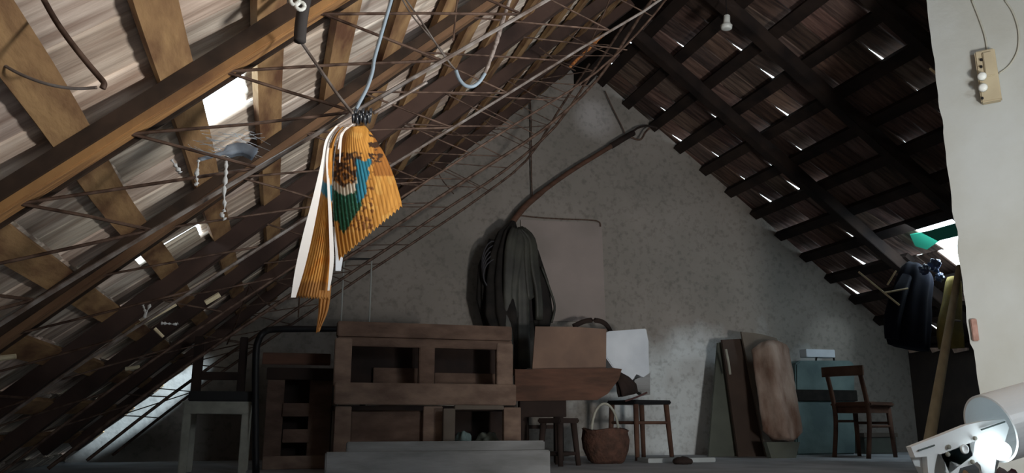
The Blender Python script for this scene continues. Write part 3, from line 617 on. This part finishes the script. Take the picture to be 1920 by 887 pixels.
# ---------------------------------------------------------------- the big wooden frame
Yf = 4.75
t = thing('timber_rack', 'large brown wooden frame with two openings, standing above a second one', 'frame', V((P(795, 760, Yf).x, Yf, P(795, 762, Yf).z)))
for r4, nm, m_, d, dy in (((633, 607, 960, 634), 'top_rail', pink, .10, -.03), ((633, 634, 960, 652), 'upper_rail', pink, .05, .01), ((627, 634, 659, 724), 'stile', pink2, .05, .0), ((786, 650, 815, 722), 'stile', pink, .05, .012), ((932, 644, 962, 722), 'stile', pink2, .05, .0), ((627, 719, 968, 759), 'bottom_rail', pink2, .06, -.02)):
    link(nm, R(*r4, Yf+dy, d, .005), m_, t)
link('back_or_shade_panel', R(640, 650, 958, 735, Yf+.335, .012), darkw, t); link('back_board', R(700, 690, 786, 722, Yf+.30, .02), pink, t); link('back_board', R(815, 700, 932, 722, Yf+.30, .02), pink, t)  # dark back panel added so the openings read as shaded
link('side_board', B((P(635, 700, Yf).x, Yf+.05, P(700, 757, Yf).z), (P(635, 700, Yf).x+.02, Yf+.33, P(640, 640, Yf).z)), darkw, t)
link('shelf_board', B((P(635, 700, Yf).x+.02, Yf+.05, P(800, 757, Yf).z), (P(955, 700, Yf).x, Yf+.33, P(800, 757, Yf).z+.02)), darkw, t)
t = thing('panelled_rack', 'lower brown wooden frame with panelled left half under the large frame', 'frame', V((P(730, 860, Yf).x, Yf+.02, 0)))
for r4, nm, m_, d, dy in (((626, 762, 657, 880), 'post', pink2, .06, .02), ((793, 762, 829, 880), 'post', pink2, .06, .02), ((626, 761, 965, 770), 'rail', darkw, .3, .03), ((657, 768, 793, 880), 'panel', pink, .02, .07)):
    link(nm, R(*r4, Yf+dy, d, .003, z0=0 if nm != 'rail' else None), m_, t)
t = thing('square_rack', 'greyish square wooden frame leaning under right half of the large frame', 'frame', V((P(900, 860, Yf-.1).x, Yf-.1, 0)))
for r4, nm, m_ in (((831, 766, 853, 880), 'stile', tanpanel), ((945, 764, 977, 880), 'stile', pink2), ((853, 760, 945, 768), 'rail', tanpanel)):
    link(nm, R(*r4, Yf-.10, .04, .003, z0=0 if nm == 'stile' else None), m_, t)
link('back_or_shade_panel', R(848, 764, 960, 880, Yf+.34, .012, z0=0), darkw, t)  # dark panel added behind to keep the inside in shade
for x_, y_, w_, l in ((868, 815, .04, 'small crumpled teal rag inside the greyish square frame'), (915, 808, .06, 'crumpled dark green rag inside the greyish square frame')):
    c = P(x_, y_, Yf+.16); bm = bmesh.new(); bmesh.ops.create_icosphere(bm, subdivisions=4, radius=1)
    for v in bm.verts:
        n_ = noise.noise(v.co*2.3+V((x_, 0, 0)))*.35; v.co = V((v.co.x*w_*1.3*(1+n_), v.co.y*.08*(1+n_), max(-1, v.co.z)*.11*(1+n_)))+V((c.x, c.y, .11))
    tag(link('crumpled_rag', bm, teal if w_ < .06 else gpanel, smooth=True), l, 'rag')
# grey planks in front
Yp = 4.25
lo = V((P(610, 860, Yp).x, Yp, 0)); hi = V((P(1032, 860, Yp).x, Yp+.06, P(820, 846, Yp).z))
tag(link('grey_plank', B(lo, hi, bev=.006), greyw), 'wide grey weathered plank on edge in front of the wooden frames', 'plank')
lo = V((P(652, 840, Yp).x, Yp+.065, 0)); hi = V((P(1029, 840, Yp).x, Yp+.11, P(840, 828, Yp).z))
tag(link('grey_plank', B(lo, hi, bev=.006), greyw), 'second grey plank on edge, showing just above the front one', 'plank')
# ---------------------------------------------------------------- middle: table, cardboard, white sheet, stools, basket
Yt = 5.35
t = thing('wooden_bench', 'brown bench with deep red brown front board beside the large frame', 'bench', V((P(1060, 800, Yt).x, Yt, 0)))
link('front_board', S([(966, 693), (1150, 690), (1166, 692), (1160, 712), (1140, 738), (1120, 750), (966, 752)], Yt, .03), redw, t)
link('bench_top', B((P(966, 700, Yt).x, Yt+.03, P(1050, 700, Yt).z), (P(1160, 700, Yt).x, Yt+.40, P(1050, 693, Yt).z), bev=.004), redw, t)
link('apron', R(975, 750, 1062, 782, Yt+.02, .03), darkw, t)
for x_ in (981, 1048): link('leg', R(x_-7, 752, x_+7, 860, Yt+.03, .04, z0=0), darkw, t)
for x_ in (985, 1050): link('leg', R(x_-7, 752, x_+7, 860, Yt+.34, .04, z0=0), darkw, t)
link('stretcher', R(985, 797, 1048, 804, Yt+.35, .02), darkw, t)

Yk = 5.55; zb = P(1060, 693, Yt).z
def stand(pxs, Y, th, m, name, label, cat, zbase, lean=0):
    bm = S(pxs, Y, th, lean); bm.verts.ensure_lookup_table(); mn = min(v.co.z for v in bm.verts)
    for v in bm.verts:
        if v.co.z < mn+.06: v.co.z = zbase
    return tag(link(name, bm, m), label, cat)
stand([(1004, 612), (1080, 613), (1137, 617), (1136, 697), (998, 697)], 5.50, .012, card, 'cardboard_sheet', 'plain brown cardboard sheet standing on the bench before the gable wall', 'cardboard', zb+.001, lean=.05)
t = thing('white_sack', 'white plastic sheet wrapped bale with torn lower corner, right of cardboard', 'bale', P(1175, 740, 5.6))
a = P(1133, 690, 5.6); b = P(1216, 690, 5.6)
bm = S([(1133, 626), (1142, 621), (1212, 616), (1216, 640), (1218, 700), (1206, 708), (1193, 700), (1186, 714), (1170, 700), (1150, 690), (1136, 670)], 5.58, .14)
bmesh.ops.bevel(bm, geom=bm.edges[:], offset=.006, segments=2, affect='EDGES'); link('wrapping', bm, whitep, t)
link('loose_corner', S([(1190, 712), (1204, 706), (1219, 700), (1219, 740), (1208, 742), (1188, 728)], 5.62, .08), greyw, t)
bm = bmesh.new(); loft(bm, [P(1158, 704, 5.50), P(1168, 716, 5.50), P(1175, 728, 5.50), P(1178, 741, 5.50)], [.03, .055, .07, .07], [.03, .04, .045, .045], n=28, folds=5, amp=.2)
tag(link('dark_bundle', bm, darkw, smooth=True), 'dark crumpled bundle on the stool under the white bale', 'bundle')
hang('metal_hook', [(1172, 752), (1185, 748), (1200, 742), (1213, 736)], 5.5, .007, mat('reddish_iron', (.08, .04, .04)), 'small dark reddish iron bar sticking out over the stool top', 'bar')
bm = bmesh.new(); loft(bm, smoothpts([P(1075, 612, 6.0), P(1098, 602, 6.0), P(1120, 601, 6.0), P(1136, 608, 6.0), P(1146, 624, 6.0)], 4), [.02]*17, [.012]*17, n=12)
tag(link('bent_strip', bm, darkw, smooth=True), 'dark bent strip arching behind the cardboard sheet', 'strip')
# stools
def stool(label, o, ang, m, w_=.30, h=.45, topm=None, rz=.62):
    t = thing('stool', label, 'stool', o); Mx = Matrix.Translation(o) @ Matrix.Rotation(ang, 4, 'Z')
    bm = bmesh.new(); box(bm, (-w_/2-.015, -w_/2-.015, h-.032), (w_/2+.015, w_/2+.015, h), Mx, .008); link('seat', bm, topm or m, t)
    c = [(-1, -1), (1, -1), (1, 1), (-1, 1)]
    for sx, sy in c: link('leg', T([Mx @ V((sx*(w_/2-.015), sy*(w_/2-.015), h-.03)), Mx @ V((sx*(w_/2+.005), sy*(w_/2+.005), 0))], [.021, .017], 10), m, t, smooth=True)
    for k in range(4):
        a, b = c[k], c[(k+1) % 4]; link('rung', T([Mx @ V((a[0]*(w_/2-.008), a[1]*(w_/2-.008), h*rz)), Mx @ V((b[0]*(w_/2-.008), b[1]*(w_/2-.008), h*rz))], .012, 8), m, t)
    return t
p = P(1196, 800, 5.75); stool('wooden stool with dark seat, tallest thing standing right of the basket', V((p.x, 5.72, 0)), math.radians(14), chairw, .32, .435, black)
p = P(1052, 800, 5.05); stool('low dark stool in front of the bench, left of the basket', V((p.x-.0, 5.10, 0)), math.radians(30), darkw, .17, .30, darkw, .25)
# wicker basket
p = P(1128, 830, 5.35); c = V((p.x, 5.28, 0)); t = thing('wicker_basket', 'round brown wicker basket with hoop handle between the two stools', 'basket', c)
bm = bmesh.new(); lathe(bm, [(0.0, .10), (.02, .125), (.09, .155), (.16, .165), (.215, .155), (.225, .162), (.23, .150), (.20, .145), (.05, .11)], c, n=36)
for v in bm.verts:
    a = math.atan2(v.co.y-c.y, v.co.x-c.x); v.co.z += .008*math.sin(a*3); k = 1+.02*math.sin(a*18+v.co.z*160); v.co.x = c.x+(v.co.x-c.x)*k; v.co.y = c.y+(v.co.y-c.y)*k
link('body', bm, wick, t, smooth=True)
link('handle', T([c+V((.10*math.cos(a), 0, .20+.20*math.sin(a))) for a in [k*math.pi/14 for k in range(15)]], .009, 8), greyf, t, smooth=True)
# floor scraps
a = P(1180, 860, 5.4); b = P(1318, 860, 5.4)
tag(link('white_board', B((a.x+.06, 5.22, 0), (b.x, 5.40, .03), bev=.004), mat('dirty_white_board', (.42, .46, .48), col2=(.3, .33, .34), scale=5)), 'dirty white board lying on floor right of the stool', 'board')
p = P(1283, 872, 5.0); bm = bmesh.new(); bmesh.ops.create_icosphere(bm, subdivisions=3, radius=1)
for v in bm.verts: v.co = V((v.co.x*.07, v.co.y*.06, max(v.co.z, -.6)*.03*(1+.4*noise.noise(v.co*3))))+V((p.x, 5.02, .018))
tag(link('dark_scrap', bm, darkw, smooth=True), 'small dark crumpled scrap on the floor before the white board', 'scrap')
# ---------------------------------------------------------------- right group
stand([(1346, 643), (1360, 640), (1398, 846), (1328, 846)], 6.02, .02, gpanel, 'grey_green_board', 'grey green board leaning on the gable, widest at its foot', 'board', 0, .10)
stand([(1354, 637), (1393, 635), (1442, 848), (1384, 848)], 5.94, .025, brpanel, 'brown_board', 'dark brown board leaning between the grey green and tan boards', 'board', 0, .10)
tag(link('white_strip', T([P(1361, 655, 5.84), P(1366, 680, 5.86), P(1369, 702, 5.88)], .010, 8), greyf), 'short pale strip on the left edge of dark brown board', 'strip')
stand([(1390, 622), (1425, 626), (1456, 634), (1470, 660), (1492, 848), (1436, 848)], 5.88, .02, tanpanel, 'tan_board', 'tan board leaning directly behind the rolled quilt', 'board', 0, .10)
bm = bmesh.new(); pts = smoothpts([P(1440, 640, 5.78), P(1446, 665, 5.76), P(1452, 705, 5.72), P(1458, 750, 5.68), P(1465, 795, 5.64), P(1468, 826, 5.62)], 5); n_ = len(pts)
loft(bm, pts, [.155*min(1, .35+ i/5)*(1 if i < n_-4 else (1-.18*(i-n_+4))) for i in range(n_)], [.10*min(1, .4+i/5) for i in range(n_)], n=72, folds=5, amp=.10, twist=.05)
tag(link('rolled_quilt', bm, mattr, smooth=True), 'rolled brown and pinkish quilt leaning upright left of the chair', 'quilt')
stand([(1437, 829), (1500, 829), (1492, 852), (1446, 852)], 5.60, .05, gpanel, 'quilt_block', 'pale greenish block under the rolled quilt', 'block', 0)
t = thing('canvas_case', 'upright faded teal canvas case with a dark strap behind the chair', 'case', V((P(1545, 800, 6.08).x, 6.1, 0)))
bm = S([(1492, 682), (1500, 676), (1596, 676), (1603, 684), (1605, 850), (1494, 850)], 6.08, .16)
for v in bm.verts:
    if v.co.z < .08: v.co.z = 0
bmesh.ops.bevel(bm, geom=bm.edges[:], offset=.012, segments=2, affect='EDGES'); link('body', bm, teal, t)
link('strap', R(1489, 731, 1608, 752, 6.065, .19, .004), darkc, t)
link('handle', T(smoothpts([P(1530, 678, 6.14), P(1534, 668, 6.14), P(1560, 668, 6.14), P(1564, 678, 6.14)]), .008, 8), darkc, t, smooth=True)
tag(link('white_packet', R(1512, 655, 1566, 670, 6.12, .10, .004), whitep), 'white flat packet lying on top of the teal case', 'packet'); 
p = P(1612, 800, 5.58)
chair('wooden_chair', 'brown wooden chair seen from the side, right of the teal case', V((p.x+.02, 5.56, 0)), math.radians(21), chairw, .345, .345, .43, .70, topm=redw)
t = thing('teal_box', 'low dull teal box on floor right behind the chair legs', 'box', V((P(1650, 830, 6.1).x, 6.15, 0)))
link('body', R(1622, 818, 1682, 846, 6.08, .16, .006, z0=0), gpanel, t); link('lid', R(1620, 812, 1684, 820, 6.07, .18, .004), tanpanel, t)
# long pale pole leaning by the white wall
a = P(1799, 500, 4.4); b = P(1742, 830, 4.05); b2 = b+(b-a)*(b.z/(a.z-b.z))
tag(link('leaning_pole', T([b2, a], [.036, .022], 10), lightw, smooth=True), 'long pale wooden pole leaning up beside the white wall', 'pole')
# coat, olive cloth and blue bags under the roof opening
t = thing('navy_coat', 'large dark navy coat hanging under the right slope near roof opening', 'coat', P(1712, 508, 4.9))
bm = bmesh.new(); pts = [P(1722, 500, 4.9), P(1718, 520, 4.88), P(1710, 560, 4.86), P(1705, 610, 4.84), P(1703, 652, 4.84)]
loft(bm, smoothpts(pts, 3), [.04, .10, .12, .13, .14, .145, .15, .16, .165, .17, .17, .17, .16], [.03, .06, .07, .08, .08, .08, .08, .08, .08, .08, .08, .08, .07], n=50, folds=8, amp=.07); link('body', bm, navy, t, smooth=True)
bm = bmesh.new(); loft(bm, [P(1700, 520, 4.84), P(1682, 560, 4.82), P(1672, 600, 4.8), P(1672, 635, 4.8)], [.04, .06, .06, .05], [.04, .05, .05, .04], n=30, folds=5, amp=.1); link('sleeve', bm, navy, t, smooth=True)
t = thing('olive_sack', 'olive brown cloth sack hanging between navy coat and the pale pole', 'sack', P(1785, 652, 4.75))
bm = bmesh.new(); pts = [P(1788, 520, 4.7), P(1786, 560, 4.7), P(1782, 600, 4.68), P(1782, 635, 4.66), P(1784, 654, 4.66)]
loft(bm, smoothpts(pts, 3), [.03, .05, .06, .065, .07, .08, .09, .10, .105, .105, .105, .105, .10], [.05]*13, n=44, folds=6, amp=.08); link('body', bm, olive, t, smooth=True)
link('tie', T([P(1778, 600, 4.60), P(1800, 602, 4.6)], .008, 8), tanpanel, t)
for x_, y_, w_, l in ((1752, 497, .045, 'blue plastic bag stuffed in the roof opening, uppermost'), (1734, 506, .035, 'light blue plastic scrap on the shoulder of the navy coat'), (1762, 520, .03, 'dark blue plastic bag in the roof opening beside the pole')):
    c = P(x_, y_, 4.72); bm = bmesh.new(); bmesh.ops.create_icosphere(bm, subdivisions=4, radius=1)
    for v in bm.verts: v.co = v.co*w_*(1+.55*noise.noise(v.co*2.1+V((x_, 0, 0))))+c
    tag(link('plastic_bag', bm, bluef, smooth=True), l, 'bag')
def onRpx(px, py, h=0.0):
    r = ray(px, py); n = nR; t = ((RA-CAMZ)/kr+h)/r.dot(n); return r*t+V((0, 0, CAMZ))
bm = bmesh.new(); slab(bm, [onRpx(x, y, -.035) for x, y in ((1706, 440), (1740, 434), (1803, 416), (1803, 441), (1762, 451), (1738, 468), (1716, 462))], nR*.006)
tag(link('green_sheet', bm, green), 'bright green plastic sheet edging the opening in right roof slope', 'plastic sheet')
for (x0, x1), l in (((1700, 1732), 'pale chip for daylight at the eave, left of the pole, furthest back'), ((1743, 1762), 'pale chip for daylight at the eave just left of the pole'), ((1784, 1814), 'pale chip for daylight at the eave right of the pole')):
    bm = bmesh.new(); pp = []
    for x, y in ((x0, 652), (x1, 652), (x1, 657), ((x0+x1)/2, 660), (x0+5, 662)):
        r = ray(x, y); r = r*(5.84/r.x); pp.append(V((r.x, r.y, r.z+CAMZ)))
    slab(bm, pp, V((.018, 0, 0))); tag(link('eave_light_chip', bm, mat('eave_light_pale', (.75, .58, .48), col2=(.5, .36, .3), scale=20)), l, 'eave light')  # pale chips stand for daylight showing between the eave tiles
for pts, l in (([(1610, 510), (1686, 572)], 'long pale stick wedged under right slope, left of the coat'), ([(1658, 549), (1702, 541)], 'short pale stick crossing the long one beside the coat'), ([(1664, 534), (1680, 508)], 'short dim stick standing above the crossed ones')):
    tag(link('stick', T([P(x, y, 4.75) for x, y in pts], .007, 8), lightw), l, 'stick')
# ---------------------------------------------------------------- the white fitting close by at the lower right
t = thing('light_fitting', 'overexposed white metal bracket with a large white cylinder, closest at lower right', 'lamp', V((P(1850, 840, 1.25).x, 1.25, 0)))
Yl = 1.22
cyl_c = P(1856, 804, Yl-.02); vr = (cyl_c-V((0, 0, CAMZ))).normalized(); rr_ = vr.cross(V((0, 0, 1))).normalized(); ax = (vr*.62+rr_*.75+V((0, 0, .24))).normalized()
s_ = ax.cross(V((0, 0, 1))).normalized(); bm = bmesh.new()
bm = bmesh.new(); n = 48; rr = .062; L_ = .34; rings = []
for h, r in ((0, rr), (L_, rr), (L_, rr-.004), (0, rr-.004)):
    ss = ax.cross(V((0, 0, 1))).normalized(); uu = ss.cross(ax)
    rings.append([bm.verts.new(cyl_c+ax*h+ss*math.cos(2*math.pi*k/n)*r+uu*math.sin(2*math.pi*k/n)*r) for k in range(n)])
for a, b in zip(rings, rings[1:]+rings[:1]):
    for k in range(n): bm.faces.new((a[k], a[(k+1) % n], b[(k+1) % n], b[k]))
link('cylinder', bm, white, t, smooth=False)
bm = S([(1708, 838), (1760, 818), (1812, 797), (1842, 790), (1884, 786), (1892, 802), (1870, 845), (1862, 905), (1850, 910), (1846, 880), (1832, 866), (1820, 872), (1800, 878), (1790, 910), (1776, 910), (1772, 868), (1764, 852), (1752, 850), (1752, 910), (1742, 910), (1738, 856), (1716, 858)], Yl-.03, .012)
bmesh.ops.triangulate(bm, faces=[f for f in bm.faces if len(f.verts) > 4]); link('bracket', bm, white, t)
for pts in ([(1722, 845), (1752, 835)], [(1840, 806), (1884, 791)]): link('slot', T([P(x, y, Yl-.033) for x, y in pts], .0016, 6), mat('slot_shadow', (.10, .13, .13)), t)
bm = bmesh.new(); c = P(1807, 842, Yl-.034); lathe(bm, [(0, .0085), (.003, .0085), (.0035, .0065), (.002, .005)], c, axis=V((0, -1, 0)), n=24); link('boss', bm, white, t, smooth=True)
for x_, y_ in ((1827, 822), (1778, 838), (1822, 866), (1776, 852)):
    bm = bmesh.new(); lathe(bm, [(0, .004), (.003, .0038), (.004, .002)], P(x_, y_, Yl-.032), axis=V((0, -1, 0)), n=12); link('rivet', bm, greyf, t)
bm = bmesh.new(); bmesh.ops.create_uvsphere(bm, u_segments=24, v_segments=16, radius=.017)
for v in bm.verts: v.co += P(1876, 845, Yl-.05)
gm = mat('lit_bulb', (1, 1, 1)); gb = gm.node_tree.nodes['Principled BSDF']; gb.inputs['Emission Color'].default_value = (.86, .97, 1, 1); gb.inputs['Emission Strength'].default_value = 9
link('bulb', bm, gm, t, smooth=True)
for x_ in (1748, 1783, 1857): a = P(x_, 895, Yl-.024); link('leg', B((a.x-.006, Yl-.03, 0), (a.x+.006, Yl-.018, a.z), bev=.001), white, t)
# clutter under it
for x_, y_, w_, m_, l in ((1733, 905, .04, mat('beige_rag', (.42, .36, .30), col2=(.3, .25, .2), scale=20), 'beige rag at the bottom edge under the white bracket'), (1806, 899, .028, mat('tan_rag', (.5, .38, .26), col2=(.3, .2, .14), scale=20), 'tan rag at the bottom edge between the bracket legs'),
                          (1885, 890, .045, mat('dark_red_rag', (.06, .02, .03), col2=(.3, .3, .32), scale=22), 'dark and grey crumpled rag under the white cylinder')):
    c = P(x_, y_, Yl+.05); bm = bmesh.new(); bmesh.ops.create_icosphere(bm, subdivisions=4, radius=1); H = c.z+.01
    for v in bm.verts: v.co = V((v.co.x*w_*(1+.4*noise.noise(v.co*3)), v.co.y*.05, (v.co.z*.5+.5)*H*(1+.08*noise.noise(v.co*4+V((x_, 0, 0))))))+V((c.x, c.y, 0))
    tag(link('rag_heap', bm, m_, smooth=True), l, 'rag')
